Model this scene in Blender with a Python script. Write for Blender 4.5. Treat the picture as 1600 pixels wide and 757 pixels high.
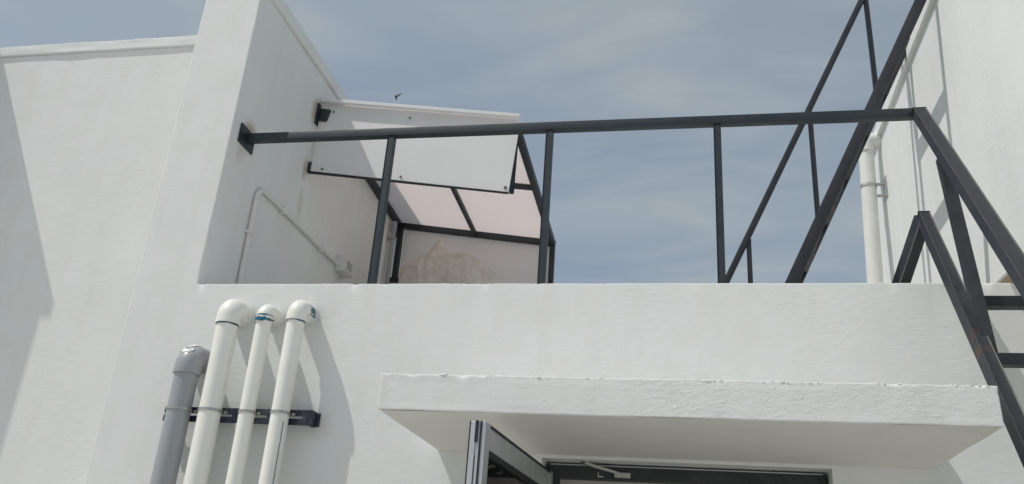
import bpy, bmesh, math, random
from mathutils import Vector, Matrix, noise

random.seed(7)
sc = bpy.context.scene
for o in list(bpy.data.objects):
    bpy.data.objects.remove(o)
COL = sc.collection

# ------------------------------------------------------------------ camera
def look(pitch, yaw, roll):
    cy, sy, cp, sp = math.cos(yaw), math.sin(yaw), math.cos(pitch), math.sin(pitch)
    fwd = Vector((sy * cp, cy * cp, sp)); right = Vector((cy, -sy, 0)); up = right.cross(fwd)
    r = right * math.cos(roll) + up * math.sin(roll)
    u = -right * math.sin(roll) + up * math.cos(roll)
    return Matrix((r, u, -fwd)).transposed()

cam_d = bpy.data.cameras.new('camera')
cam = bpy.data.objects.new('camera', cam_d); COL.objects.link(cam)
cam_d.sensor_width = 36.0
cam_d.lens = 36.0 * 1345.87 / 1600.0
cam_d.clip_start = 0.05; cam_d.clip_end = 5000
m = look(0.39909616, -0.21204662, 0.07242691).to_4x4()
m.translation = (0, -4.0, 1.55)
cam.matrix_world = m
sc.camera = cam

# ------------------------------------------------------------------ light
SUN = Vector((2.0, 1.0, -3.72)).normalized()
EL = math.asin(-SUN.z)
AZ = math.atan2(-SUN.x, -SUN.y)          # compass angle from +Y towards +X of the sun's place
w = bpy.data.worlds.new('World'); sc.world = w; w.use_nodes = True
nt = w.node_tree; N = nt.nodes; L = nt.links
for n in list(N): N.remove(n)
out = N.new('ShaderNodeOutputWorld'); bg = N.new('ShaderNodeBackground')
sky = N.new('ShaderNodeTexSky'); sky.sky_type = 'NISHITA'; sky.sun_disc = False
sky.sun_elevation = EL; sky.sun_rotation = AZ
sky.air_density = 1.0; sky.dust_density = 2.2; sky.ozone_density = 1.2; sky.altitude = 100
tc = N.new('ShaderNodeTexCoord')
sep = N.new('ShaderNodeSeparateXYZ'); L.new(tc.outputs['Generated'], sep.inputs[0])
mx = N.new('ShaderNodeMath'); mx.operation = 'MAXIMUM'; mx.inputs[1].default_value = 0.06
L.new(sep.outputs['Z'], mx.inputs[0])
div = N.new('ShaderNodeVectorMath'); div.operation = 'DIVIDE'
cmb = N.new('ShaderNodeCombineXYZ')
for k in range(3): L.new(mx.outputs[0], cmb.inputs[k])
L.new(tc.outputs['Generated'], div.inputs[0]); L.new(cmb.outputs[0], div.inputs[1])
mp = N.new('ShaderNodeMapping'); mp.inputs['Rotation'].default_value = (0, 0, 0.45)
mp.inputs['Scale'].default_value = (0.75, 1.15, 0.0); mp.inputs['Location'].default_value = (-6.1, -2.2, 0)
L.new(div.outputs[0], mp.inputs[0])
n1 = N.new('ShaderNodeTexNoise'); n1.inputs['Scale'].default_value = 1.3; n1.inputs['Detail'].default_value = 9
n1.inputs['Roughness'].default_value = 0.47; n1.inputs['Distortion'].default_value = 0.55
L.new(mp.outputs[0], n1.inputs['Vector'])
rmp = N.new('ShaderNodeValToRGB')
rmp.color_ramp.elements[0].position = 0.40; rmp.color_ramp.elements[0].color = (0.44, 0.44, 0.44, 1)
rmp.color_ramp.elements[1].position = 0.68; rmp.color_ramp.elements[1].color = (0.74, 0.74, 0.74, 1)
L.new(n1.outputs['Fac'], rmp.inputs[0])
mixc = N.new('ShaderNodeMix'); mixc.data_type = 'RGBA'
mp2 = N.new('ShaderNodeMapping'); mp2.inputs['Rotation'].default_value = (0, 0, 0.25)
mp2.inputs['Scale'].default_value = (0.8, 1.7, 0.0); mp2.inputs['Location'].default_value = (2.2, 0.9, 0)
L.new(div.outputs[0], mp2.inputs[0])
n2 = N.new('ShaderNodeTexNoise'); n2.inputs['Scale'].default_value = 1.7; n2.inputs['Detail'].default_value = 10
n2.inputs['Roughness'].default_value = 0.54; n2.inputs['Distortion'].default_value = 0.8
L.new(mp2.outputs[0], n2.inputs['Vector'])
rm2 = N.new('ShaderNodeValToRGB')
rm2.color_ramp.elements[0].position = 0.46; rm2.color_ramp.elements[0].color = (0, 0, 0, 1)
rm2.color_ramp.elements[1].position = 0.82; rm2.color_ramp.elements[1].color = (0.42, 0.42, 0.42, 1)
L.new(n2.outputs['Fac'], rm2.inputs[0])
addc = N.new('ShaderNodeMath'); addc.operation = 'ADD'; addc.use_clamp = True
L.new(rmp.outputs[0], addc.inputs[0]); L.new(rm2.outputs[0], addc.inputs[1])
L.new(addc.outputs[0], mixc.inputs[0]); L.new(sky.outputs[0], mixc.inputs[6])
mixc.inputs[7].default_value = (3.42, 3.88, 4.12, 1)      # thin high cloud, in sky units
L.new(mixc.outputs[2], bg.inputs['Color'])
bg.inputs['Strength'].default_value = 0.112
L.new(bg.outputs[0], out.inputs[0])

sun_d = bpy.data.lights.new('sun', 'SUN'); sun_d.energy = 2.9; sun_d.angle = math.radians(0.53)
sun_d.color = (1.0, 0.965, 0.91)
sun = bpy.data.objects.new('sun', sun_d); COL.objects.link(sun)
sun.rotation_euler = SUN.to_track_quat('-Z', 'Y').to_euler()
sun.location = (-6, -4, 12)
sc.view_settings.view_transform = 'Standard'; sc.view_settings.look = 'None'
sc.view_settings.exposure = 0.0; sc.view_settings.gamma = 1.0
sc.view_settings.use_curve_mapping = False
sc.cycles.max_bounces = 10; sc.cycles.diffuse_bounces = 6

# ------------------------------------------------------------------ materials
def mat(name):
    m = bpy.data.materials.new(name); m.use_nodes = True
    nt = m.node_tree; b = nt.nodes['Principled BSDF']
    return m, nt, nt.nodes, nt.links, b

def noise_node(nt, vec, scale, detail=4, rough=0.5, dist=0.0):
    n = nt.nodes.new('ShaderNodeTexNoise')
    n.inputs['Scale'].default_value = scale; n.inputs['Detail'].default_value = detail
    n.inputs['Roughness'].default_value = rough; n.inputs['Distortion'].default_value = dist
    nt.links.new(vec, n.inputs['Vector']); return n

def ramp(nt, src, p0, c0, p1, c1):
    r = nt.nodes.new('ShaderNodeValToRGB'); e = r.color_ramp.elements
    f = lambda c: (c, c, c, 1) if isinstance(c, (int, float)) else (*c, 1)
    e[0].position = p0; e[0].color = f(c0); e[1].position = p1; e[1].color = f(c1)
    nt.links.new(src, r.inputs[0]); return r

def mixrgb(nt, fac, a, b, mode='MIX'):
    x = nt.nodes.new('ShaderNodeMix'); x.data_type = 'RGBA'; x.blend_type = mode
    for s, v in ((0, fac), (6, a), (7, b)):
        if isinstance(v, (int, float)): x.inputs[s].default_value = v
        elif isinstance(v, tuple): x.inputs[s].default_value = (*v, 1)
        else: nt.links.new(v, x.inputs[s])
    return x.outputs[2]

def math_node(nt, op, a, b=None):
    x = nt.nodes.new('ShaderNodeMath'); x.operation = op
    for k, v in enumerate((a, b)):
        if v is None: continue
        if isinstance(v, (int, float)): x.inputs[k].default_value = v
        else: nt.links.new(v, x.inputs[k])
    return x.outputs[0]

def blob(nt, pos, centre, size, soft, nfac):
    """0..1 stain mask round a point, ragged by noise; size per axis"""
    sub = nt.nodes.new('ShaderNodeVectorMath'); sub.operation = 'SUBTRACT'
    nt.links.new(pos, sub.inputs[0]); sub.inputs[1].default_value = centre
    dv = nt.nodes.new('ShaderNodeVectorMath'); dv.operation = 'DIVIDE'
    nt.links.new(sub.outputs[0], dv.inputs[0]); dv.inputs[1].default_value = size
    ln = nt.nodes.new('ShaderNodeVectorMath'); ln.operation = 'LENGTH'
    nt.links.new(dv.outputs[0], ln.inputs[0])
    a = math_node(nt, 'ADD', ln.outputs['Value'], math_node(nt, 'MULTIPLY', nfac, soft))
    a = math_node(nt, 'MULTIPLY', a, 0.4)
    return ramp(nt, a, (0.35 + soft * 0.5) * 0.4, 1.0, (1.1 + soft * 0.5) * 0.4, 0.0).outputs[0]

def plaster(name, base=(0.755, 0.766, 0.752), fine=0.5, stains=(), rough_scale=1.0):
    m, nt, N, L, b = mat(name)
    g = N.new('ShaderNodeNewGeometry'); P = g.outputs['Position']
    big = noise_node(nt, P, 1.1, 5, 0.55, 0.6)
    mid = noise_node(nt, P, 6.0, 5, 0.6, 0.3)
    st = N.new('ShaderNodeMapping'); st.inputs['Scale'].default_value = (5, 5, 0.55); L.new(P, st.inputs[0])
    streak = noise_node(nt, st.outputs[0], 1.6, 5, 0.6)
    c = mixrgb(nt, ramp(nt, big.outputs[0], 0.35, 0.0, 0.65, 0.8).outputs[0], base, tuple(v * k for v, k in zip(base, (0.93, 0.945, 0.95))))
    c = mixrgb(nt, ramp(nt, mid.outputs[0], 0.4, 0.0, 0.72, 0.5).outputs[0], c, tuple(v * k for v, k in zip(base, (0.94, 0.93, 0.90))))
    c = mixrgb(nt, ramp(nt, streak.outputs[0], 0.48, 0.0, 0.74, 0.34).outputs[0], c, tuple(v * k for v, k in zip(base, (0.86, 0.85, 0.82))))
    sp = noise_node(nt, P, 55, 2, 0.5)
    c = mixrgb(nt, ramp(nt, sp.outputs[0], 0.73, 0.0, 0.79, 0.30).outputs[0], c, (0.42, 0.40, 0.36))
    for (ctr, size, col, amt) in stains:
        k = blob(nt, P, ctr, size, 0.9, noise_node(nt, P, 22, 4, 0.65).outputs[0])
        c = mixrgb(nt, math_node(nt, 'MULTIPLY', k, amt), c, col)
    L.new(c, b.inputs['Base Color'])
    b.inputs['Roughness'].default_value = 0.72
    b.inputs['Specular IOR Level'].default_value = 0.25
    # relief: trowel strokes, sand grain, soft waves
    s1 = N.new('ShaderNodeMapping'); s1.inputs['Scale'].default_value = (1, 1, 2.6); s1.inputs['Rotation'].default_value = (0, 0.25, 0); L.new(P, s1.inputs[0])
    trow = noise_node(nt, s1.outputs[0], 20 * rough_scale, 7, 0.62, 0.3)
    sand = noise_node(nt, P, 150, 3, 0.6)
    soft = noise_node(nt, P, 3.2, 3, 0.5)
    ridge = noise_node(nt, s1.outputs[0], 26, 5, 0.6, 0.7)
    patch = ramp(nt, noise_node(nt, P, 1.9, 3, 0.5).outputs[0], 0.42, 0.25, 0.62, 1.0).outputs[0]
    rid = math_node(nt, 'MULTIPLY', ramp(nt, ridge.outputs[0], 0.58, 0.0, 0.74, 1.0).outputs[0], patch)
    h = math_node(nt, 'MULTIPLY', math_node(nt, 'MULTIPLY', trow.outputs[0], patch), 0.0042)
    h = math_node(nt, 'ADD', h, math_node(nt, 'MULTIPLY', sand.outputs[0], 0.0009))
    h = math_node(nt, 'ADD', h, math_node(nt, 'MULTIPLY', soft.outputs[0], 0.009))
    h = math_node(nt, 'ADD', h, math_node(nt, 'MULTIPLY', rid, 0.0026))
    bm = N.new('ShaderNodeBump'); bm.inputs['Strength'].default_value = fine; bm.inputs['Distance'].default_value = 1.0
    L.new(h, bm.inputs['Height']); L.new(bm.outputs[0], b.inputs['Normal'])
    return m

def paint_steel(name, base, dust, amt, rough=0.42, rust=()):
    m, nt, N, L, b = mat(name)
    P = N.new('ShaderNodeNewGeometry').outputs['Position']
    a = noise_node(nt, P, 9, 5, 0.65, 0.4); f = noise_node(nt, P, 60, 4, 0.6)
    k = math_node(nt, 'MULTIPLY', ramp(nt, a.outputs[0], 0.42, 0.0, 0.7, 1.0).outputs[0], ramp(nt, f.outputs[0], 0.3, 0.35, 0.7, 1.0).outputs[0])
    c = mixrgb(nt, math_node(nt, 'MULTIPLY', k, amt), base, dust)
    sp = noise_node(nt, P, 120, 2, 0.5)
    c = mixrgb(nt, ramp(nt, sp.outputs[0], 0.74, 0.0, 0.80, 0.5 * min(1, amt)).outputs[0], c, (0.25, 0.24, 0.22))
    for (ctr, size) in rust:
        q = blob(nt, P, ctr, size, 0.9, noise_node(nt, P, 45, 4, 0.7).outputs[0])
        c = mixrgb(nt, math_node(nt, 'MULTIPLY', q, 0.6), c, (0.12, 0.045, 0.022))
    L.new(c, b.inputs['Base Color'])
    L.new(ramp(nt, a.outputs[0], 0.3, rough, 0.75, min(1, rough + 0.3)).outputs[0], b.inputs['Roughness'])
    bm = N.new('ShaderNodeBump'); bm.inputs['Strength'].default_value = 0.25; bm.inputs['Distance'].default_value = 0.002
    L.new(f.outputs[0], bm.inputs['Height']); L.new(bm.outputs[0], b.inputs['Normal'])
    return m

def simple(name, base, rough=0.5, metal=0.0, var=0.08, scale=12, bump=0.0, spec=0.5):
    m, nt, N, L, b = mat(name)
    P = N.new('ShaderNodeNewGeometry').outputs['Position']
    a = noise_node(nt, P, scale, 5, 0.6, 0.3)
    c = mixrgb(nt, ramp(nt, a.outputs[0], 0.3, 0.0, 0.72, 1.0).outputs[0], base, tuple(v * (1 - var * 2) for v in base))
    L.new(c, b.inputs['Base Color'])
    b.inputs['Roughness'].default_value = rough; b.inputs['Metallic'].default_value = metal
    b.inputs['Specular IOR Level'].default_value = spec
    if bump:
        bm = N.new('ShaderNodeBump'); bm.inputs['Strength'].default_value = 0.5; bm.inputs['Distance'].default_value = bump
        L.new(noise_node(nt, P, scale * 6, 4, 0.6).outputs[0], bm.inputs['Height']); L.new(bm.outputs[0], b.inputs['Normal'])
    return m

def sheet(name, base, trans, trans_col, rough=0.45):
    """plastic sheet that lets some light through"""
    m, nt, N, L, b = mat(name)
    P = N.new('ShaderNodeNewGeometry').outputs['Position']
    a = noise_node(nt, P, 3.5, 5, 0.6, 0.5)
    c = mixrgb(nt, ramp(nt, a.outputs[0], 0.35, 0.0, 0.75, 0.5).outputs[0], base, tuple(v * 0.9 for v in base))
    d = noise_node(nt, P, 40, 3, 0.6)
    c = mixrgb(nt, ramp(nt, d.outputs[0], 0.68, 0.0, 0.8, 0.2).outputs[0], c, tuple(v * 0.6 for v in base))
    L.new(c, b.inputs['Base Color']); b.inputs['Roughness'].default_value = rough
    t = N.new('ShaderNodeBsdfTranslucent'); t.inputs['Color'].default_value = (*trans_col, 1)
    mx = N.new('ShaderNodeMixShader'); mx.inputs[0].default_value = trans
    L.new(b.outputs[0], mx.inputs[1]); L.new(t.outputs[0], mx.inputs[2])
    L.new(mx.outputs[0], N['Material Output'].inputs['Surface'])
    return m

RUST = (0.36, 0.25, 0.15)
GRIME = (0.40, 0.36, 0.29)
M = {}
M['plaster'] = plaster('white_plaster', fine=0.44, stains=tuple(
    ((x, 0.0, z), (0.085, 0.1, 0.075), (0.52, 0.50, 0.45), 0.4) for x, z in ((-2.27, 2.86), (-2.075, 2.845), (-1.90, 2.865), (-2.44, 2.60), (-1.77, 2.30))))
M['plaster_rough'] = plaster('rough_white_plaster', base=(0.755, 0.762, 0.745), fine=0.85, rough_scale=1.5)
M['plaster_pier'] = plaster('white_plaster_with_rust_marks', fine=0.32, stains=(
    ((-2.593, 0.20, 4.12), (0.1, 0.10, 0.07), RUST, 0.65), ((-2.593, 0.14, 3.97), (0.1, 0.06, 0.12), GRIME, 0.35),
    ((-2.593, 0.98, 4.74), (0.1, 0.06, 0.12), RUST, 0.7), ((-2.593, 1.10, 4.86), (0.1, 0.09, 0.05), RUST, 0.6),
    ((-2.593, 0.98, 4.27), (0.1, 0.04, 0.10), RUST, 0.6), ((-2.593, 1.05, 4.45), (0.1, 0.06, 0.22), GRIME, 0.3),
    ((-2.593, 1.0, 4.02), (0.1, 0.05, 0.16), RUST, 0.25), ((-2.593, 1.6, 4.3), (0.1, 0.5, 0.35), (0.60, 0.57, 0.52), 0.08),
    ((-2.593, 2.3, 4.2), (0.1, 0.4, 0.4), (0.60, 0.57, 0.52), 0.08)))
M['soffit'] = plaster('grey_white_soffit', base=(0.76, 0.75, 0.71), fine=0.2)
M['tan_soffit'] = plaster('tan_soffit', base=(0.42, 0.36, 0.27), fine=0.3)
M['ground'] = simple('pale_concrete', (0.60, 0.585, 0.54), 0.85, 0, 0.06, 1.5, 0.004, 0.2)
M['roof'] = simple('terrace_screed', (0.72, 0.70, 0.66), 0.85, 0, 0.06, 2.0, 0.004, 0.2)
M['rail'] = paint_steel('blue_black_steel_paint', (0.014, 0.023, 0.031), (0.045, 0.058, 0.068), 0.35, 0.4)
M['ladder'] = paint_steel('dusty_black_steel_paint', (0.013, 0.016, 0.024), (0.050, 0.053, 0.058), 0.5, 0.45,
                          rust=(((1.17, -0.40, 2.60), (0.08, 0.04, 0.03)), ((1.17, -0.36, 2.68), (0.06, 0.02, 0.035))))
M['frame'] = paint_steel('shelter_steel_paint', (0.018, 0.025, 0.032), (0.06, 0.068, 0.075), 0.35, 0.4)
M['bracket'] = paint_steel('navy_bracket_paint', (0.020, 0.023, 0.048), (0.55, 0.55, 0.53), 0.25, 0.4)
M['pvc'] = simple('cream_white_pvc', (0.86, 0.845, 0.785), 0.33, 0, 0.03, 7)
M['pvc2'] = simple('painted_white_pvc', (0.74, 0.735, 0.70), 0.4, 0, 0.05, 7)
M['pvcg'] = simple('grey_pvc', (0.345, 0.36, 0.38), 0.36, 0, 0.06, 7)
M['glue'] = simple('teal_pipe_cement', (0.01, 0.17, 0.245), 0.4, 0, 0.3, 60)
M['glued'] = simple('dark_teal_pipe_cement', (0.014, 0.11, 0.18), 0.4, 0, 0.3, 60)
M['zinc'] = simple('zinc_strap', (0.50, 0.50, 0.48), 0.42, 0.6, 0.1, 30)
M['foil'] = simple('silver_tape', (0.80, 0.80, 0.79), 0.5, 0.0, 0.10, 60, 0.002)
M['alu'] = simple('satin_aluminium', (0.52, 0.54, 0.56), 0.38, 0.35, 0.06, 9)
M['gasket'] = simple('black_gasket', (0.012, 0.015, 0.022), 0.5, 0, 0.1, 30)
M['darkframe'] = paint_steel('dark_door_frame_paint', (0.012, 0.016, 0.020), (0.30, 0.30, 0.29), 0.12, 0.35)
def glass_mat():
    m, nt, N, L, b = mat('tinted_glass')
    t = N.new('ShaderNodeBsdfTransparent'); t.inputs[0].default_value = (0.62, 0.66, 0.66, 1)
    g = N.new('ShaderNodeBsdfGlossy'); g.inputs['Roughness'].default_value = 0.02; g.inputs['Color'].default_value = (0.95, 0.95, 0.95, 1)
    f = N.new('ShaderNodeFresnel'); f.inputs[0].default_value = 1.5
    mx = N.new('ShaderNodeMixShader'); L.new(f.outputs[0], mx.inputs[0]); L.new(t.outputs[0], mx.inputs[1]); L.new(g.outputs[0], mx.inputs[2])
    L.new(mx.outputs[0], N['Material Output'].inputs['Surface'])
    return m
M['glass'] = glass_mat()
M['sheet_front'] = sheet('white_board_sheet', (0.83, 0.825, 0.825), 0.26, (0.84, 0.83, 0.82))
M['sheet_roof'] = sheet('milky_roof_sheet', (0.80, 0.775, 0.765), 0.66, (0.93, 0.875, 0.86))
M['sheet_back'] = sheet('milky_back_sheet', (0.85, 0.83, 0.82), 0.36, (0.90, 0.86, 0.85))
M['cloth'] = simple('tan_cloth', (0.68, 0.62, 0.545), 0.9, 0, 0.10, 14, 0.006, 0.1)
M['screw'] = simple('dull_screw_steel', (0.16, 0.16, 0.16), 0.4, 0.7, 0.1, 40)
M['box'] = simple('white_box_plastic', (0.72, 0.72, 0.69), 0.4, 0, 0.05, 20)
M['socket'] = simple('grey_box_face', (0.42, 0.44, 0.44), 0.4, 0, 0.1, 30)
M['feather'] = simple('dark_feathers', (0.012, 0.013, 0.018), 0.6, 0, 0.2, 60)
M['room'] = simple('beige_room_paint', (0.74, 0.72, 0.66), 0.8, 0, 0.05, 2)

# ------------------------------------------------------------------ helpers
def tag(o, label=None, cat=None, group=None, kind=None):
    for k, v in (('label', label), ('category', cat), ('group', group), ('kind', kind)):
        if v: o[k] = v
    return o

def thing(name, label, cat, loc, group=None):
    o = bpy.data.objects.new(name, None); COL.objects.link(o); o.location = loc
    o.empty_display_size = 0.2
    return tag(o, label, cat, group)

def wloc(o):
    v = Vector(o.location)
    while o.parent: o = o.parent; v += Vector(o.location)
    return v

def obj(name, bm, material, parent=None, smooth=None, origin=None):
    """link a bmesh built in world coordinates as one mesh object"""
    if origin is None:
        origin = wloc(parent) if parent else Vector((0, 0, 0))
    off = Vector(origin)
    bmesh.ops.translate(bm, vec=-off, verts=bm.verts)
    bmesh.ops.recalc_face_normals(bm, faces=bm.faces)
    me = bpy.data.meshes.new(name); bm.to_mesh(me); bm.free()
    me.materials.append(M[material])
    if smooth is not None:
        for p in me.polygons: p.use_smooth = True
        me.set_sharp_from_angle(angle=math.radians(smooth))
    o = bpy.data.objects.new(name, me); COL.objects.link(o)
    if parent:
        o.parent = parent; o.location = off - wloc(parent)
    else:
        o.location = off
    return o

def box(lo, hi, bev=0.0, bm=None):
    bm = bm or bmesh.new()
    r = bmesh.ops.create_cube(bm, size=1.0)
    lo, hi = Vector(lo), Vector(hi)
    for v in r['verts']:
        v.co = Vector([(lo[k] + hi[k]) / 2 + v.co[k] * (hi[k] - lo[k]) for k in range(3)])
    if bev:
        es = list({e for v in r['verts'] for e in v.link_edges})
        bmesh.ops.bevel(bm, geom=es, offset=bev, segments=2, profile=0.6, affect='EDGES')
    return bm

def bar(p0, p1, w, h, up=(0, 0, 1), bev=0.004, bm=None):
    """box-section tube from p0 to p1: w across, h along the up side"""
    bm = bm or bmesh.new()
    p0, p1 = Vector(p0), Vector(p1); d = (p1 - p0); ln = d.length; d.normalize()
    s = d.cross(Vector(up)).normalized(); u = s.cross(d).normalized()
    r = bmesh.ops.create_cube(bm, size=1.0)
    for v in r['verts']:
        c = v.co.copy(); v.co = (p0 + p1) / 2 + s * c.x * w + d * c.y * ln + u * c.z * h
    if bev:
        es = list({e for v in r['verts'] for e in v.link_edges})
        bmesh.ops.bevel(bm, geom=es, offset=bev, segments=2, profile=0.6, affect='EDGES')
    return bm

def sweep(path, rad, seg=24, cap=True, bm=None):
    """round tube along a list of points; rad a number or a list"""
    bm = bm or bmesh.new(); pts = [Vector(p) for p in path]; n = len(pts)
    rads = rad if isinstance(rad, (list, tuple)) else [rad] * n
    ref = None; rings = []
    for i, p in enumerate(pts):
        if i == 0: t = pts[1] - p
        elif i == n - 1: t = p - pts[i - 1]
        else: t = (p - pts[i - 1]).normalized() + (pts[i + 1] - p).normalized()
        t.normalize()
        if ref is None:
            ref = Vector((1, 0, 0)) if abs(t.x) < 0.8 else Vector((0, 0, 1))
        a = (ref - t * ref.dot(t)).normalized(); ref = a; b = t.cross(a)
        rings.append([bm.verts.new(p + (a * math.cos(k * 2 * math.pi / seg) + b * math.sin(k * 2 * math.pi / seg)) * rads[i]) for k in range(seg)])
    for i in range(n - 1):
        for k in range(seg):
            bm.faces.new((rings[i][k], rings[i][(k + 1) % seg], rings[i + 1][(k + 1) % seg], rings[i + 1][k]))
    if cap:
        bm.faces.new(rings[0]); bm.faces.new(rings[-1])
    return bm

def axis_coords(lo, hi, step, r):
    n = max(1, int(round((hi - lo) / step)))
    s = {round(lo + (hi - lo) * i / n, 5) for i in range(n + 1)}
    if hi - lo > 4 * r:
        for f in (0.3, 0.7, 1.2, 2.0):
            s.add(round(lo + r * f, 5)); s.add(round(hi - r * f, 5))
    return sorted(s)

def plaster_box(lo, hi, steps, r=0.006, seed=0, chip=0.0, keep=None, bm=None, wob=0.0):
    """box with hand-finished edges: uneven rounding, chips and small wobble along the edges.
    keep(p) true: vertex stays sharp (joints flush with a neighbour)"""
    bm = bm or bmesh.new(); lo, hi = Vector(lo), Vector(hi)
    ax = [axis_coords(lo[k], hi[k], steps[k], r) for k in range(3)]
    cache = {}; so = Vector((seed * 7.1, seed * 3.3, seed * 5.7))
    def vert(p):
        key = tuple(round(c, 5) for c in p)
        if key in cache: return cache[key]
        p = Vector(p); q = p.copy()
        if not (keep and keep(p)):
            nz = noise.noise((p + so) * 9) * 0.5 + noise.noise((p + so) * 31) * 0.5
            rl = r * max(0.25, 0.8 + 0.9 * nz)
            if chip and p.z > (lo.z + hi.z) / 2:
                c = noise.noise((p + so * 2) * 24)
                c2 = noise.noise((p + so * 3) * 47)
                if c > 0.33: rl += chip * (c - 0.33) * 4
                if c2 > 0.38: rl += chip * 0.6 * (c2 - 0.38) * 3
            inner = Vector([min(max(p[k], lo[k] + rl), hi[k] - rl) for k in range(3)])
            d = p - inner
            if d.length > 1e-7: q = inner + d.normalized() * rl
            if wob:
                near = sum(1 for k in range(3) if min(p[k] - lo[k], hi[k] - p[k]) < 3 * r)
                if near >= 2:
                    q += Vector([noise.noise((p + so) * 4 + Vector((9 * k, 0, 0))) for k in range(3)]) * wob
        v = bm.verts.new(q); cache[key] = v; return v
    for a in range(3):
        b, c = (a + 1) % 3, (a + 2) % 3
        for side in (lo[a], hi[a]):
            for i in range(len(ax[b]) - 1):
                for j in range(len(ax[c]) - 1):
                    f = []
                    for (ii, jj) in ((i, j), (i + 1, j), (i + 1, j + 1), (i, j + 1)):
                        p = [0, 0, 0]; p[a] = side; p[b] = ax[b][ii]; p[c] = ax[c][jj]; f.append(vert(p))
                    bm.faces.new(f)
    return bm

# ================================================================== SETTING
bm = bmesh.new()
bmesh.ops.create_grid(bm, x_segments=8, y_segments=8, size=900)
tag(obj('ground', bm, 'ground'), kind='structure')

XB = -2.593      # right face of the pier wall
XR = 1.5         # left face of the right-hand block
ZP = 3.048       # parapet top

# ---- house front with parapet and door canopy
house = thing('house_front', 'white plastered house front with low parapet above the door canopy', 'house wall', (0, 0, 0))
bm = plaster_box((XB, 0, 2.19), (4.0, 0.2, ZP), (0.013, 0.05, 0.06), 0.005, 1, 0.010,
                 keep=lambda p: p.z < 2.6 or p.x < XB + 0.02, wob=0.002)
box((XB, 0, 0), (-0.645, 0.2, 2.19), 0, bm)
box((0.625, 0, 0), (4.0, 0.2, 2.19), 0, bm)
obj('wall', bm, 'plaster', house, 40)
canopy = obj('canopy_slab', plaster_box((-1.147, -0.885, 2.2062), (1.043, -0.001, 2.345), (0.012, 0.05, 0.012), 0.0042, 4, 0.010,
             keep=lambda p: p.y > -0.05, wob=0.003), 'plaster_rough', house, 40)
bm = bmesh.new()
for x0, x1, y0, y1, z in ((-1.135, 1.031, -0.875, -0.004, 2.2052),):
    box((x0, y0, z - 0.001), (x1, y1, z + 0.0005), 0, bm)
obj('soffit_render', bm, 'soffit', canopy)
# crumbs of plaster left along the top edge of the canopy and parapet
bm = bmesh.new(); rng = random.Random(11)
for k in range(520):
    t = rng.random()
    x = -1.14 + 2.17 * t
    if noise.noise(Vector((x * 2.3, 3.1, 0))) < -0.05 and rng.random() < 0.75: continue
    s = rng.uniform(0.0012, 0.0035) * (1.7 if rng.random() < 0.12 else 1)
    r = bmesh.ops.create_icosphere(bm, subdivisions=1, radius=1)
    ofs = Vector((x, -0.882 + rng.uniform(-0.003, 0.02), 2.343 + rng.uniform(-0.002, 0.002)))
    sx = rng.uniform(1, 4.5)
    for v in r['verts']:
        c = v.co * (1 + 0.35 * noise.noise(v.co * 2 + ofs * 40)); v.co = ofs + Vector((c.x * s * sx, c.y * s, c.z * s))
tag(obj('plaster_crumbs', bm, 'plaster_rough', canopy, 60), kind='stuff')

# ---- terrace behind the parapet and the room under it
tag(obj('terrace_floor', box((XB, 0.2, 2.6), (4.0, 6.5, 2.75)), 'roof'), kind='structure')
bm = bmesh.new()
box((-2.4, 0.75, 0.02), (3.0, 0.85, 2.6), 0, bm); box((-2.5, 0.2, 0.02), (-2.4, 0.85, 2.6), 0, bm); box((3.0, 0.2, 0.02), (3.1, 0.85, 2.6), 0, bm)
tag(obj('room_walls', bm, 'room'), kind='structure')
tag(obj('room_ceiling', box((-2.39, 0.21, 2.50), (2.99, 0.74, 2.59)), 'room'), kind='structure')

# ---- pier wall on the left, flush with the house front
pier = thing('pier_wall', 'tall white pier wall with shaded side face carrying the dark rail plate', 'wall', (-2.78, 0, 0))
obj('wall', plaster_box((-2.975, 0, 0), (XB, 4.6, 5.05), (0.05, 0.06, 0.05), 0.007, 2, 0.006,
    keep=lambda p: p.x > XB - 0.03 and p.y < 0.03 and p.z < ZP + 0.02, wob=0.002), 'plaster_pier', pier, 40)
obj('coping', plaster_box((-2.995, -0.02, 5.052), (XB + 0.022, 4.62, 5.145), (0.05, 0.03, 0.02), 0.006, 3, 0.008, wob=0.003), 'plaster', pier, 40)

# ---- recessed wall further left and the return pier that throws the shade on it
back = thing('recessed_wall', 'sunlit recessed white wall at far left under a thin coping', 'wall', (-4.0, 0.56, 0))
obj('wall', plaster_box((-5.02, 0.56, 0), (-2.976, 0.80, 5.062), (0.08, 0.08, 0.08), 0.004, 5), 'plaster', back, 40)
obj('coping', plaster_box((-5.00, 0.543, 5.064), (-2.997, 0.83, 5.145), (0.03, 0.05, 0.02), 0.006, 6, 0.008, wob=0.003), 'plaster', back, 40)
ret = thing('return_pier', 'white pier beyond the left edge shading the recessed wall', 'wall', (-5.3, 0.04, 0))
obj('wall', plaster_box((-5.5, 0.04, 0), (-5.03, 3.0, 5.05), (0.1, 0.1, 0.1), 0.006, 7), 'plaster', ret, 40)
obj('coping', plaster_box((-5.52, 0.015, 5.052), (-5.008, 3.02, 5.145), (0.05, 0.05, 0.03), 0.006, 8, 0.006), 'plaster', ret, 40)

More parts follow.
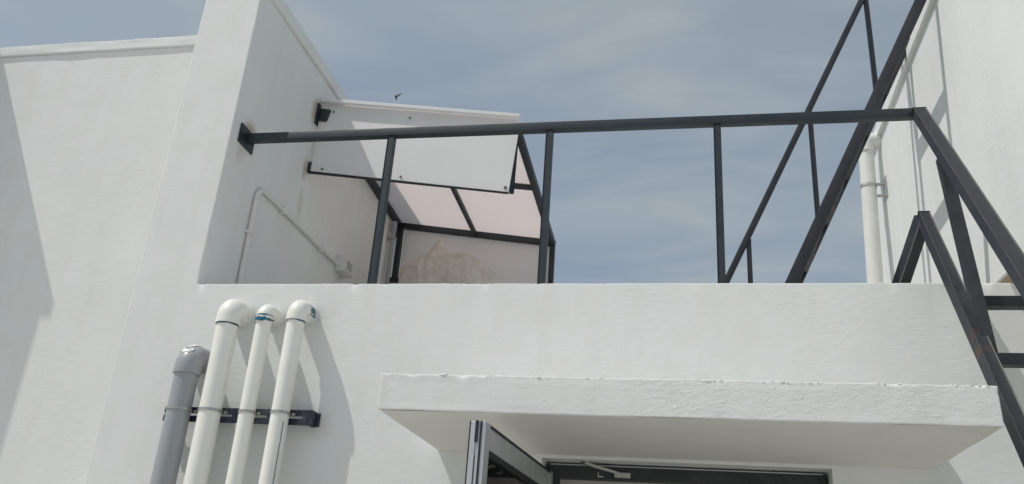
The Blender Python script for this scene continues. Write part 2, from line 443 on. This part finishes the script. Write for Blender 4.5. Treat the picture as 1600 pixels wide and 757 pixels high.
# ---- right-hand block, overhanging beside the steps
rb = thing('roof_block', 'tall white roof block on the right striped by ladder shadows', 'house wall', (2.7, 1.0, 3.155))
obj('wall', plaster_box((XR, -1.3, 3.155), (3.9, 2.66, 5.05), (0.1, 0.06, 0.05), 0.006, 9, 0.004, wob=0.002), 'plaster', rb, 40)
obj('coping', plaster_box((XR - 0.028, -1.33, 5.052), (3.93, 2.688, 5.145), (0.1, 0.03, 0.02), 0.006, 10, 0.006, wob=0.003), 'plaster', rb, 40)
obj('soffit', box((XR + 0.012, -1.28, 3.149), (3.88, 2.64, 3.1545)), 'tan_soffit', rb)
obj('base_wall', box((XR + 0.25, 0.21, 2.751), (3.8, 2.55, 3.148)), 'plaster', rb)

# ================================================================== PIPES ON THE FRONT WALL
def elbow_path(x, ys, zc, rb, n=10):
    """from the wall (y=0) out to y=ys then down: centre-line of a 90 degree elbow"""
    pts = [(x, 0.004, zc), (x, ys + rb, zc)]
    for i in range(1, n + 1):
        a = i / n * math.pi / 2
        pts.append((x, ys + rb - rb * math.sin(a), zc - rb + rb * math.cos(a)))
    return pts

def wall_pipe(label, x, ys, zc, rad, mt, glue=None, clamp_z=2.335, lean=0.0, group='pipes on the front wall'):
    t = thing('drain_pipe', label, 'pipe', (x, ys, 0), group)
    rb = rad * 1.02; rs = rad * 1.13
    p = elbow_path(x, ys, zc, rb)
    zb = zc - rb
    sock = rad * 0.62
    e = obj('elbow', sweep(p + [(x, ys, zb - sock * 0.5), (x, ys, zb - sock)], rs, 36), mt, t, 50)
    obj('rim', sweep([(x, ys, zb - sock + 0.012), (x, ys, zb - sock - 0.001)], rs + 0.0022, 36), mt, e, 50)
    obj('pipe', sweep([(x, ys, zb), (x + lean, ys, 0.02)], rad, 36), mt, t, 50)
    c = obj('clamp', sweep([(x, ys, clamp_z - 0.007), (x, ys, clamp_z + 0.007)], rad + 0.004, 36), 'zinc', t, 50)
    obj('bolt', sweep([(x + rad + 0.004, ys + rad * 0.6, clamp_z), (x + rad + 0.020, ys + rad * 0.6, clamp_z)], 0.006, 8), 'zinc', c, 50)
    obj('wall_collar', sweep([(x, 0.003, zc), (x, -0.012, zc)], rs + 0.008, 28), 'plaster_rough', t, 50)
    return t, e, zb - sock, rs

def ring(e, x, ys, z, r, h, mt, seed):
    """smeared band of pipe cement, uneven in height round the pipe"""
    bm = bmesh.new(); n = 48; lo = []; hi = []
    for k in range(n):
        a = k * 2 * math.pi / n
        q = Vector((math.cos(a) * 1.7, math.sin(a) * 1.7, seed))
        j = noise.noise(q) * h * 0.7; j2 = noise.noise(q * 2.3) * h * 0.6
        d = Vector((math.cos(a), math.sin(a), 0)) * r
        lo.append(bm.verts.new(Vector((x, ys, z - h / 2 + j)) + d)); hi.append(bm.verts.new(Vector((x, ys, z + h / 2 + j2)) + d))
    for k in range(n):
        bm.faces.new((lo[k], lo[(k + 1) % n], hi[(k + 1) % n], hi[k]))
    o = obj('cement_ring', bm, mt, e, 50)
    return o

t1, e1, z1, r1 = wall_pipe('thick cream white pipe, widest of the three white ones beside the grey pipe', -2.289, -0.125, 2.870, 0.0545, 'pvc', lean=0.0)
ring(t1, -2.289, -0.125, z1 - 0.004, 0.0565, 0.008, 'glued', 1.0)
t2, e2, z2, r2 = wall_pipe('slim cream white pipe in the middle, with a thick teal cement band', -2.096, -0.115, 2.858, 0.0385, 'pvc')
ring(t2, -2.096, -0.115, z2 + 0.008, r2 + 0.0032, 0.017, 'glue', 4.0)
ring(t2, -2.096, -0.115, z2 + 0.032, r2 + 0.0012, 0.005, 'glue', 9.0)
t3, e3, z3, r3 = wall_pipe('cream white pipe nearest the canopy, teal cement smear on its elbow', -1.919, -0.12, 2.875, 0.0445, 'pvc')
ring(t3, -1.919, -0.12, z3 - 0.003, 0.0465, 0.007, 'glued', 6.0)
tg, eg, zg, rg = wall_pipe('grey plastic pipe left of the white pipes, elbow patched with silver tape', -2.458, -0.125, 2.612, 0.0585, 'pvcg', clamp_z=2.337)
ring(tg, -2.458, -0.125, zg - 0.001, 0.0600, 0.004, 'pvcg', 2.0)

# smear on the third elbow: ragged patch following the stub's round surface
def stub_patch(parent, x, zc, r, y0, y1, a0, a1, mt, seed, thr=-0.05):
    bm = bmesh.new(); ny, na = 22, 26; g = {}
    for i in range(ny + 1):
        for j in range(na + 1):
            y = y0 + (y1 - y0) * i / ny; a = a0 + (a1 - a0) * j / na
            g[i, j] = bm.verts.new((x + math.cos(a) * r, y, zc + math.sin(a) * r))
    for i in range(ny):
        for j in range(na):
            u = abs(i / ny - 0.5) * 2; v = abs(j / na - 0.5) * 2
            q = noise.noise(Vector((i * 0.33, j * 0.21, seed))) + 0.55 - max(u, v) ** 2 * 0.9
            if q > thr + 0.35: bm.faces.new((g[i, j], g[i + 1, j], g[i + 1, j + 1], g[i, j + 1]))
    bmesh.ops.delete(bm, geom=[v for v in bm.verts if not v.link_faces], context='VERTS')
    return obj('cement_smear', bm, mt, parent, 50)
stub_patch(t3, -1.919, 2.875, r3 + 0.0015, -0.085, -0.018, -0.75, 0.85, 'glue', 3.0)
stub_patch(t3, -1.919, 2.875, r3 + 0.0022, -0.030, -0.012, -1.0, 1.1, 'glue', 8.0, 0.05)
stub_patch(t1, -2.289, 2.870, r1 + 0.0015, -0.06, -0.02, -0.9, 0.5, 'cloth', 5.0, 0.45)
# streak down the third pipe
bm = bmesh.new(); prev = None
for k in range(40):
    z = 2.29 - k * 0.011; a = -0.62 + 0.03 * noise.noise(Vector((k * 0.2, 0, 4))); hw = 0.045 + 0.02 * noise.noise(Vector((k * 0.5, 2, 1)))
    r = 0.0457; pr = []
    for aa in (a - hw, a + hw):
        pr.append(bm.verts.new((-1.919 + math.cos(aa) * r, -0.12 + math.sin(aa) * r, z)))
    if prev: bm.faces.new((prev[0], prev[1], pr[1], pr[0]))
    prev = pr
obj('cement_streak', bm, 'glue', t3)
# silver tape on the grey elbow
bm = bmesh.new(); g = {}; rng = random.Random(5)
rbg = 0.0585 * 1.02; rsg = 0.0585 * 1.13
for i in range(11):
    for j in range(9):
        a = math.radians(8 + i * 5.0); ph = math.radians(66 + j * 9.5)
        rr = rsg + 0.0015 + rng.random() * 0.003
        cyy = -0.125 + rbg - rbg * math.sin(a); czz = 2.612 - rbg + rbg * math.cos(a)
        g[i, j] = bm.verts.new((-2.458 + math.cos(ph) * rr, cyy - math.sin(a) * math.sin(ph) * rr, czz + math.cos(a) * math.sin(ph) * rr))
for i in range(10):
    for j in range(8):
        if noise.noise(Vector((i * 0.5, j * 0.55, 3.3))) > -0.12: bm.faces.new((g[i, j], g[i + 1, j], g[i + 1, j + 1], g[i, j + 1]))
bmesh.ops.delete(bm, geom=[v for v in bm.verts if not v.link_faces], context='VERTS')
obj('tape_patch', bm, 'foil', tg)

# bracket the four pipes are strapped to
br = thing('pipe_bracket', 'dark slotted steel bracket crossing behind the four pipes', 'bracket', (-2.19, -0.06, 2.3))
for z in (2.350, 2.307):
    obj('strip', box((-2.575, -0.066, z - 0.016), (-1.80, -0.050, z + 0.014), 0.002), 'bracket', br)
for x in (-2.55, -2.375, -2.19, -2.005, -1.815):
    obj('web', box((x - 0.012, -0.0645, 2.320), (x + 0.012, -0.0515, 2.335)), 'bracket', br)
for x in (-2.56, -1.79):
    l = obj('wall_leg', box((x - 0.010, -0.066, 2.292), (x + 0.010, -0.001, 2.366), 0.002), 'bracket', br)
    obj('foot', box((x + 0.0105, -0.008, 2.294), (x + 0.030, -0.0015, 2.362), 0.002), 'bracket', l)

# ================================================================== ROOF RAILING
YR = 0.17; ZR = 4.05
rail = thing('roof_railing', 'long dark steel railing on the parapet between pier wall and steps', 'railing', (-0.7, YR, ZP))
obj('top_rail', bar((XB + 0.012, YR, ZR), (1.193, YR, ZR), 0.05, 0.05, bev=0.005), 'rail', rail, 40)
bm = box((XB + 0.0005, YR - 0.088, ZR - 0.062), (XB + 0.0115, YR + 0.088, ZR + 0.062), 0.002)
pl = obj('wall_plate', bm, 'rail', rail)
for dy in (-0.065, 0.065):
    obj('bolt', sweep([(XB + 0.0117, YR + dy, ZR), (XB + 0.020, YR + dy, ZR)], 0.009, 6), 'rail', pl)
for x in (-1.658, -0.725, 0.192):
    obj('post', bar((x, YR, ZP - 0.045), (x, YR, ZR - 0.0255), 0.038, 0.038, up=(0, 1, 0), bev=0.004), 'rail', rail, 40)

# ================================================================== SHELTER ON THE PIER WALL
YF, YB = 1.06, 2.93; XS = -1.10
def zr(x, y):            # roof plane: falls to the right and to the back
    return 4.845 - 0.135 * (x - XB) - 0.055 * (y - YF)
sh = thing('roof_shelter', 'dark steel frame shelter clad in milky sheets fixed to pier wall', 'shelter', (-1.85, 2.0, 2.75))
dz = 0.022
def fb(name, a, b, w=0.045, h=0.045, up=(0, 0, 1)):
    return obj(name, bar(a, b, w, h, up, 0.004), 'frame', sh, 40)
P = lambda x, y, d=0.0: (x, y, zr(x, y) - d)
fb('front_beam', P(XB + 0.012, YF + 0.03, dz), P(XS, YF + 0.03, dz))
fb('rear_beam', P(XB + 0.012, YB, dz), P(XS, YB, dz), 0.05, 0.05)
fb('side_beam', P(XB + 0.03, YF + 0.056, dz), P(XB + 0.03, YB - 0.026, dz), 0.05, 0.05)
fb('side_beam', P(XS - 0.025, YF + 0.056, dz), P(XS - 0.025, YB - 0.026, dz), 0.05, 0.05)
fb('rafter', P(-1.835, YF + 0.056, dz), P(-1.835, YB - 0.026, dz), 0.035, 0.035)
fb('purlin', P(XB + 0.058, 1.95, dz), P(-1.855, 1.95, dz), 0.038, 0.038)
fb('purlin', P(-1.816, 1.95, dz), P(XS - 0.052, 1.95, dz), 0.038, 0.038)
fb('rear_post', (XS - 0.025, YB, 2.751), P(XS - 0.025, YB, 0.048), 0.042, 0.042, up=(0, 1, 0))
fb('rear_post', (XB + 0.05, YB - 0.01, 4.185), P(XB + 0.05, YB - 0.01, 0.05), 0.045, 0.045, up=(0, 1, 0))
fb('foot_bar', (XB + 0.001, YB - 0.035, 4.165), (XB + 0.19, YB - 0.035, 4.155), 0.045, 0.045)
# front board hangs below the front beam
zb = lambda x: zr(x, YF) - 0.575
bl = fb('board_bottom_bar', (XB + 0.001, YF - 0.03, zb(XB) + 0.008), (XS - 0.03, YF - 0.03, zb(XS - 0.03) + 0.008), 0.022, 0.022)
fb('board_side_bar', (XS - 0.012, YF - 0.026, zb(XS) + 0.01), (XS - 0.012, YF + 0.0, zr(XS, YF) - 0.04), 0.022, 0.022, up=(0, 1, 0))
fb('board_wall_stub', (XB + 0.014, YF - 0.038, zb(XB) + 0.002), (XB + 0.014, YF - 0.038, zb(XB) + 0.078), 0.022, 0.022, up=(0, 1, 0))
def panel(name, quad, th, mt, n=10):
    """thin sheet between four corners (counter-clockwise), thickness th, slightly bowed"""
    bm = bmesh.new(); a, b, c, d = [Vector(q) for q in quad]
    nrm = (b - a).cross(d - a).normalized(); g = {}
    for s in (0, 1):
        for i in range(n + 1):
            for j in range(n + 1):
                u, v = i / n, j / n
                p = (a * (1 - u) + b * u) * (1 - v) + (d * (1 - u) + c * u) * v
                bow = noise.noise(p * 1.7) * 0.004
                g[s, i, j] = bm.verts.new(p + nrm * (bow + (th if s else 0)))
    for s in (0, 1):
        for i in range(n):
            for j in range(n):
                bm.faces.new((g[s, i, j], g[s, i + 1, j], g[s, i + 1, j + 1], g[s, i, j + 1]))
    for i in range(n):
        bm.faces.new((g[0, i, 0], g[0, i + 1, 0], g[1, i + 1, 0], g[1, i, 0])); bm.faces.new((g[0, i, n], g[0, i + 1, n], g[1, i + 1, n], g[1, i, n]))
        bm.faces.new((g[0, 0, i], g[0, 0, i + 1], g[1, 0, i + 1], g[1, 0, i])); bm.faces.new((g[0, n, i], g[0, n, i + 1], g[1, n, i + 1], g[1, n, i]))
    return obj(name, bm, mt, sh, 40)
Q = lambda x, y: (x, y, zr(x, y) + 0.006)
panel('roof_sheet', [Q(XB + 0.004, YF - 0.03), Q(-1.837, YF - 0.03), Q(-1.837, YB + 0.04), Q(XB + 0.004, YB + 0.04)], 0.006, 'sheet_roof')
panel('roof_sheet', [Q(-1.833, YF - 0.03), Q(XS - 0.004, YF - 0.03), Q(XS - 0.004, YB + 0.04), Q(-1.833, YB + 0.04)], 0.006, 'sheet_roof')
fp = panel('front_board', [(XB + 0.03, YF - 0.046, zb(XB) + 0.004), (XS - 0.026, YF - 0.046, zb(XS) + 0.004), (XS + 0.012, YF - 0.010, zr(XS, YF) + 0.004), (XB + 0.008, YF - 0.010, zr(XB, YF) + 0.004)], 0.006, 'sheet_front')
panel('rear_sheet', [(XB + 0.075, YB + 0.026, 3.5), (XS + 0.0, YB + 0.026, 3.5), (XS + 0.0, YB + 0.026, zr(XS, YB) - 0.012), (XB + 0.075, YB + 0.026, zr(XB, YB) - 0.012)], 0.006, 'sheet_back')
panel('side_sheet', [(XS + 0.004, YB - 0.30, zr(XS, YB - 0.3) - 0.9), (XS + 0.004, YB + 0.02, zr(XS, YB) - 0.9), (XS + 0.004, YB + 0.02, zr(XS, YB) - 0.05), (XS + 0.004, YB - 0.30, zr(XS, YB - 0.3) - 0.05)], 0.005, 'sheet_back') if False else None
# folded white edge of the roof sheet over the board's top
obj('edge_trim', bar((XB + 0.02, YF - 0.046, zr(XB, YF) + 0.012), (XS + 0.012, YF - 0.046, zr(XS, YF) + 0.012), 0.03, 0.026, bev=0.003), 'sheet_front', sh)
for u in (0.06, 0.47):
    for top in (0, 1):
        x = XB + 0.03 + (XS - XB - 0.06) * u; z = (zr(x, YF) - 0.06) if top else (zb(x) + 0.03)
        y = YF - (0.024 if top else 0.053)
        obj('screw', sweep([(x, y, z), (x, y - 0.006, z)], 0.008, 8), 'screw', fp)
for (x, z) in ((XS - 0.05, zb(XS) + 0.035),):
    obj('screw', sweep([(x, YF - 0.051, z), (x, YF - 0.059, z)], 0.011, 8), 'screw', fp)
# wall plates
for (y, z, hy, hz) in ((YF + 0.0, zr(XB, YF) - 0.105, 0.07, 0.085), (YB, zr(XB, YB) - 0.05, 0.075, 0.085)):
    obj('wall_plate', box((XB + 0.0005, y - hy, z - hz), (XB + 0.0115, y + hy, z + hz), 0.002), 'frame', sh)
fb('stub', (XB + 0.011, YF - 0.015, zr(XB, YF) - 0.10), (XB + 0.085, YF - 0.015, zr(XB, YF) - 0.112), 0.05, 0.10)

# pale pipe on the pier wall behind the shelter post
pp = thing('corner_pipe', 'pale thin pipe on pier wall behind the shelter rear post', 'pipe', (XB + 0.045, 2.75, 2.75))
obj('pipe', sweep([(XB + 0.045, 2.75, 2.751), (XB + 0.045, 2.75, 4.66)], 0.020, 20), 'pvcg', pp, 50)
obj('coupling', sweep([(XB + 0.045, 2.75, 4.58), (XB + 0.045, 2.75, 4.67)], 0.025, 20), 'pvcg', pp, 50)
obj('clip', box((XB + 0.001, 2.715, 4.50), (XB + 0.075, 2.785, 4.525), 0.003), 'zinc', pp)

# ---- bundle wrapped in tan cloth under the shelter
bm = bmesh.new(); na, nv = 220, 130; rows = []
cx, cy, z0 = -1.84, 2.25, 2.751
for j in range(nv + 1):
    v = j / nv; row = []
    for i in range(na):
        a = i * 2 * math.pi / na; ca, sa = math.cos(a), math.sin(a)
        if v < 0.62:
            h = 1.12 * v / 0.62; rr = 0.44 - 0.035 * (v / 0.62)
        else:
            q = (v - 0.62) / 0.38
            rr = 0.405 * math.cos(q * math.pi / 2) ** 0.72; h = 1.12 + 0.20 * math.sin(q * math.pi / 2) ** 1.1
        p = Vector((ca * rr, sa * rr * 0.95, h))
        f = noise.noise(Vector((ca * 2.1, sa * 2.1, h * 0.8))) * 0.05
        ridge = 1 - abs(noise.noise(Vector((ca * 3.3 + h, sa * 3.3, h * 2.4 + 4)))) * 2
        f += max(0, ridge - 0.5) * 0.03
        for fr, am in ((3.4, 0.020), (7, 0.006)):
            wv = Vector((p.x * fr + 2.0 * noise.noise(p * 3), p.y * fr, p.z * fr * 1.3 + 1.5 * noise.noise(p * 4)))
            f -= (1 - min(1, abs(noise.noise(wv)) * 5)) * am * 0.8
        d = Vector((ca, sa, 0.6 if v > 0.62 else 0)).normalized()
        p += d * f * (0.4 + rr * 1.5)
        # gathered peak left of the middle
        g = math.exp(-(((p.x + 0.07) / 0.07) ** 2 + ((p.y + 0.10) / 0.16) ** 2)) * (1 if v > 0.62 else 0)
        p.z += g * 0.155
        g2 = math.exp(-(((p.x - 0.17) / 0.14) ** 2 + ((p.y + 0.1) / 0.2) ** 2)) * (1 if v > 0.62 else 0)
        p.z += g2 * 0.035
        row.append(bm.verts.new((cx + p.x, cy + p.y, z0 + p.z)))
    rows.append(row)
for j in range(nv):
    for i in range(na):
        bm.faces.new((rows[j][i], rows[j][(i + 1) % na], rows[j + 1][(i + 1) % na], rows[j + 1][i]))
bmesh.ops.remove_doubles(bm, verts=rows[-1], dist=0.02)
bmesh.ops.translate(bm, vec=(0, 0, 0), verts=bm.verts)
tag(obj('wrapped_bundle', bm, 'cloth', None, 60, origin=(cx, cy, z0)), 'bulky bundle wrapped in crumpled tan cloth under the shelter', 'bundle')

# ================================================================== CONDUIT AND BOX ON THE PIER WALL
cd = thing('wall_conduit', 'thin white conduit bent over the shaded pier wall to a square box', 'conduit', (XB, 0.4, 3.2))
yc, zc = 0.395, 3.845; rc = 0.014; xo = XB + rc + 0.003
pts = [(xo, yc, 2.76), (xo, yc, zc - 0.09)]
obj('vertical_run', sweep(pts, rc, 14), 'pvc2', cd, 50)
pts = [(xo, yc, zc - 0.095)] + [(xo, yc + 0.09 - 0.09 * math.cos(i / 10 * math.pi / 2), zc - 0.09 + 0.09 * math.sin(i / 10 * math.pi / 2)) for i in range(11)] + [(xo, yc + 0.095, zc)]
obj('bend', sweep(pts, rc + 0.002, 14), 'pvc2', cd, 50)
obj('level_run', sweep([(xo, yc + 0.09, zc), (xo, 1.72, zc + 0.005)], rc, 14), 'pvc2', cd, 50)
for (y, z, v) in ((yc, 3.53, 1), (0.75, zc, 0), (1.40, zc + 0.003, 0)):
    if v: obj('clip', box((XB + 0.0005, y - 0.028, z - 0.012), (xo + rc + 0.004, y + 0.028, z + 0.012), 0.003), 'pvc2', cd)
    else: obj('clip', box((XB + 0.0005, y - 0.012, z - 0.028), (xo + rc + 0.004, y + 0.012, z + 0.028), 0.003), 'pvc2', cd)
bx = obj('junction_box', box((XB + 0.0005, 1.715, 3.80), (XB + 0.075, 1.90, 3.93), 0.006), 'box', cd, 40)
obj('cover', box((XB + 0.0752, 1.728, 3.812), (XB + 0.081, 1.887, 3.918), 0.003), 'box', bx)
obj('socket_face', box((XB + 0.0812, 1.755, 3.832), (XB + 0.084, 1.86, 3.898), 0.002), 'socket', bx)

# ================================================================== LADDER STAIR UP TO THE RIGHT-HAND BLOCK
SL = 2.14
zs = lambda x: 3.244 + (x - 0.574) * SL
ls = thing('ladder_stair', 'steep dark steel ladder stair rising to the right behind the railing', 'stair', (0.35, 0.8, 2.75))
x0 = 0.574 + (2.751 - 3.244) / SL; x1 = 1.462
for y in (0.5, 1.15):
    obj('stringer', bar((x0, y, zs(x0)), (x1, y, zs(x1)), 0.04, 0.062, bev=0.004), 'ladder', ls, 40)
for k in range(-1, 7):
    z = 4.79 - 0.31 * k; x = 0.574 + (z - 3.244) / SL
    if z > 2.9 and x < 1.42:
        obj('rung', box((x - 0.032, 0.5205, z - 0.014), (x + 0.032, 1.1295, z + 0.014), 0.003), 'ladder', ls)
zh = lambda x: 3.49 + (x - 0.266) * SL
obj('handrail', bar((0.14, 1.15, zh(0.14)), (1.60, 1.15, zh(1.60)), 0.038, 0.038, bev=0.004), 'ladder', ls, 40)
for x in (0.41, 0.835, 1.262):
    obj('post', bar((x, 1.15, zs(x) + 0.03), (x, 1.15, zh(x) - 0.03), 0.028, 0.028, up=(0, 1, 0), bev=0.003), 'ladder', ls, 40)
obj('post', bar((1.6, 1.15, 5.146), (1.6, 1.15, zh(1.6)), 0.028, 0.028, up=(0, 1, 0), bev=0.003), 'ladder', ls, 40)

# ================================================================== STEPS OVER THE PARAPET
st = thing('parapet_steps', 'steep dark steel steps climbing over the parapet at right', 'stair', (1.3, -1.5, 0))
PK = Vector((1.174, 0.172, 3.462))
sd = Vector((0, -0.849, -1.277)).normalized()
tb = (PK.z - 0.01) / -sd.z
obj('stringer', bar(PK, PK + sd * tb, 0.050, 0.06, bev=0.004), 'ladder', st, 40)
S2 = Vector((1.475, 0, 0)); ztop = 2.86
ytop = PK.y + (ztop - PK.z) * sd.y / sd.z
obj('stringer', bar((1.475, ytop, ztop), Vector((1.475, ytop, ztop)) + sd * ((ztop - 0.01) / -sd.z), 0.04, 0.06, bev=0.004), 'ladder', st, 40)
z = 2.875
while z > 0.2:
    y = PK.y + (z - PK.z) * sd.y / sd.z
    obj('tread', box((1.1995, y - 0.03, z - 0.024), (1.4545, y + 0.03, z + 0.022), 0.003), 'ladder', st)
    z -= 0.31
ld = (Vector((1.096, 0.40, 3.206)) - PK).normalized()
obj('leg', bar(PK + ld * 0.005, PK + ld * ((PK.z - 2.751) / -ld.z), 0.058, 0.07, bev=0.004), 'ladder', st, 40)
H0 = Vector((1.212, 0.145, 4.045)); H1 = Vector((1.19, -0.869, 2.740)); hd = (H1 - H0).normalized()
hr = obj('handrail', bar(H0, H0 + hd * 4.2, 0.060, 0.05, bev=0.004), 'ladder', st, 40)
obj('post', bar((1.200, -0.150, 3.61), (1.197, -0.385, 2.60), 0.044, 0.040, up=(0, 1, 0), bev=0.003), 'ladder', st, 40)
obj('post', bar((1.19, -1.55, 1.86), (1.186, -1.75, 0.72), 0.036, 0.036, up=(0, 1, 0), bev=0.003), 'ladder', st, 40)

# rubbed paint and bright edge highlights put into the colour of the steps' tubes
M['worn_highlight'] = paint_steel('rubbed_edge_highlight', (0.16, 0.16, 0.155), (0.03, 0.032, 0.036), 1.0, 0.4)
for o in st.children:
    if o.name.startswith(('handrail', 'stringer', 'leg')):
        o.data.materials.append(M['worn_highlight'])
        for p in o.data.polygons:
            vs = [o.data.vertices[i].co for i in p.vertices]
            ln = max((vs[i] - vs[i - 1]).length for i in range(len(vs)))
            if ln > 0.3 and p.area / ln < 0.006: p.material_index = 1

# ================================================================== PIPE ON THE RIGHT-HAND BLOCK
dp = thing('downpipe', 'white downpipe with elbow and bracket at the far end of roof block', 'pipe', (1.38, 2.2, 2.75))
xt, xb_, yp, zt = 1.395, 1.33, 2.19, 5.035; rp = 0.055
path = [(XR - 0.001, yp, zt)]
for i in range(11):
    a = i / 10 * math.pi / 2
    path.append((xt + 0.055 - 0.055 * math.sin(a), yp, zt - 0.055 + 0.055 * math.cos(a)))
path.append((xt - 0.002, yp, zt - 0.10))
e = obj('elbow', sweep(path, rp * 1.13, 28), 'pvc2', dp, 50)
obj('rim', sweep([(xt - 0.0015, yp, zt - 0.088), (xt - 0.0022, yp, zt - 0.101)], rp * 1.13 + 0.004, 28), 'pvc2', e, 50)
obj('pipe', sweep([(xt, yp, zt - 0.06), (xb_, yp, 2.751)], rp, 28), 'pvc2', dp, 50)
c = obj('clamp', sweep([(xt - 0.010, yp, 4.652), (xt - 0.011, yp, 4.63)], rp + 0.005, 28), 'zinc', dp, 50)
obj('bracket', bar((xt + rp - 0.012, yp - 0.01, 4.655), (XR - 0.002, yp - 0.01, 4.655), 0.03, 0.012, bev=0.002), 'zinc', dp)
obj('bracket', bar((xt + rp - 0.012, yp - 0.01, 4.56), (XR - 0.002, yp - 0.01, 4.56), 0.03, 0.012, bev=0.002), 'zinc', dp)
obj('back_plate', box((XR - 0.007, yp - 0.075, 4.53), (XR - 0.0015, yp + 0.03, 4.70), 0.002), 'zinc', dp)

# ================================================================== DOOR
df = thing('door_frame', 'dark painted door frame set under the canopy', 'door frame', (0, 0.13, 0))
obj('head', box((-0.64, 0.105, 2.118), (0.617, 0.17, 2.180), 0.003), 'darkframe', df)
for x in (-0.64, 0.557):
    obj('jamb', box((x, 0.105, 0.004), (x + 0.06, 0.17, 2.1175), 0.003), 'darkframe', df)
obj('head_bead', box((-0.62, 0.100, 2.1765), (0.600, 0.1045, 2.181)), 'alu', df)

dl = thing('door_leaf', 'aluminium framed glass door standing open towards the viewer', 'door', (-0.632, 0.09, 0))
hg = Vector((-0.632, 0.092, 0)); fe = Vector((-0.705, -1.065, 0)); dd = (fe - hg).normalized(); dn = Vector((-dd.y, dd.x, 0))   # dn points right
if dn.x < 0: dn = -dn
W = (fe - hg).length; ZT = 2.138
def dbox(u0, u1, n0, n1, z0, z1, bev=0.002):
    bm = box((u0, n0, z0), (u1, n1, z1), bev)
    for v in bm.verts:
        c = v.co.copy(); v.co = hg + dd * c.x + dn * c.y + Vector((0, 0, c.z))
    return bm
th = 0.056
def leafpart(name, *a, mt='alu', par=None, bev=0.002): return obj(name, dbox(*a, bev=bev), mt, par or dl)
s1 = leafpart('stile', W - 0.065, W - 0.001, -th / 2, th / 2, 0.03, ZT)
s2 = leafpart('stile', 0.0, 0.065, -th / 2, th / 2, 0.03, ZT)
leafpart('top_rail', 0.0655, W - 0.0655, -th / 2 + 0.002, th / 2 - 0.002, ZT - 0.088, ZT - 0.004)
leafpart('bottom_rail', 0.0655, W - 0.0655, -th / 2 + 0.002, th / 2 - 0.002, 0.03, 0.15)
leafpart('glass', 0.0645, W - 0.0645, -0.004, 0.004, 0.151, ZT - 0.0885, mt='glass', bev=0)
# beads round the glass and grooves in the leading edge
leafpart('glazing_bead', 0.0655, W - 0.0655, 0.0045, th / 2 - 0.006, ZT - 0.108, ZT - 0.0885, mt='gasket')
leafpart('glazing_bead', W - 0.080, W - 0.0655, 0.0045, th / 2 - 0.006, 0.151, ZT - 0.1085, mt='gasket')
leafpart('glazing_bead', 0.0655, 0.080, 0.0045, th / 2 - 0.006, 0.151, ZT - 0.1085, mt='gasket')
leafpart('edge_seal', W - 0.0008, W + 0.0022, 0.008, 0.015, 0.03, ZT - 0.001, mt='gasket', par=s1, bev=0)
leafpart('edge_lip', W - 0.0008, W + 0.003, -th / 2 + 0.0035, -0.006, 0.03, ZT - 0.002, mt='alu', par=s1)
leafpart('edge_groove', W - 0.0009, W + 0.0008, -0.0055, -0.0035, 0.03, ZT - 0.12, mt='gasket', par=s1, bev=0)
leafpart('edge_notch', W - 0.0008, W + 0.0034, -0.009, 0.002, ZT - 0.075, ZT + 0.001, mt='gasket', par=s1, bev=0)
leafpart('corner_seal', W - 0.003, W + 0.001, -th / 2 - 0.003, -th / 2 - 0.0002, 0.03, ZT, mt='gasket', par=s1, bev=0)
leafpart('top_seal', 0.0655, W - 0.0655, th / 2 - 0.0019, th / 2 + 0.002, ZT - 0.0135, ZT - 0.003, mt='gasket')

dc = thing('door_closer', 'small grey metal door closer arm on the dark door head', 'door closer', (-0.3, 0.09, 2.15))
obj('arm', bar((-0.462, 0.060, 2.186), (-0.30, 0.085, 2.146), 0.014, 0.010, bev=0.002), 'zinc', dc)
obj('slide_track', bar((-0.43, 0.082, 2.176), (-0.265, 0.088, 2.138), 0.012, 0.012, bev=0.002), 'zinc', dc)
obj('mounting_foot', box((-0.318, 0.076, 2.126), (-0.245, 0.104, 2.149), 0.003), 'zinc', dc)
obj('pivot', sweep([(-0.462, 0.060, 2.178), (-0.462, 0.060, 2.195)], 0.011, 12), 'screw', dc, 50)
bm = box((-0.395, 0.1005, 2.128), (-0.371, 0.1042, 2.132)); box((-0.396, 0.1005, 2.1325), (-0.393, 0.1042, 2.150), 0, bm)
obj('stop', bm, 'box', dc)

# ================================================================== BIRD
bc = Vector((-2.866, 3.149, 6.262)); s = 0.052
bm = sweep([bc + Vector(v) * s for v in ((-0.15, 0, 0.55), (-0.1, 0, 0.35), (0.0, 0, 0.1), (0.12, 0, -0.15), (0.25, 0, -0.45), (0.33, 0, -0.75))],
           [0.02 * s, 0.10 * s, 0.17 * s, 0.17 * s, 0.10 * s, 0.03 * s], 12)
def wing(pts, th=0.02):
    top = [bm.verts.new(bc + Vector(p) * s + Vector((0, -th * s, 0))) for p in pts]; bot = [bm.verts.new(bc + Vector(p) * s + Vector((0, th * s, 0))) for p in pts]
    bm.faces.new(top); bm.faces.new(bot)
    for i in range(len(pts)): bm.faces.new((top[i], top[(i + 1) % len(pts)], bot[(i + 1) % len(pts)], bot[i]))
wing([(0.0, 0, 0.22), (0.5, -0.2, 0.5), (1.0, -0.3, 0.62), (1.45, -0.3, 0.58), (0.95, -0.25, 0.40), (0.55, -0.15, 0.12), (0.15, 0, -0.12)])
wing([(0.0, 0, 0.2), (-0.1, 0.2, 0.75), (-0.05, 0.35, 1.15), (-0.22, 0.3, 0.8), (-0.34, 0.15, 0.35), (-0.12, 0, -0.05)])
tag(obj('bird', bm, 'feather', None, 50, origin=bc), 'small dark bird flying above the shelter roof', 'bird')
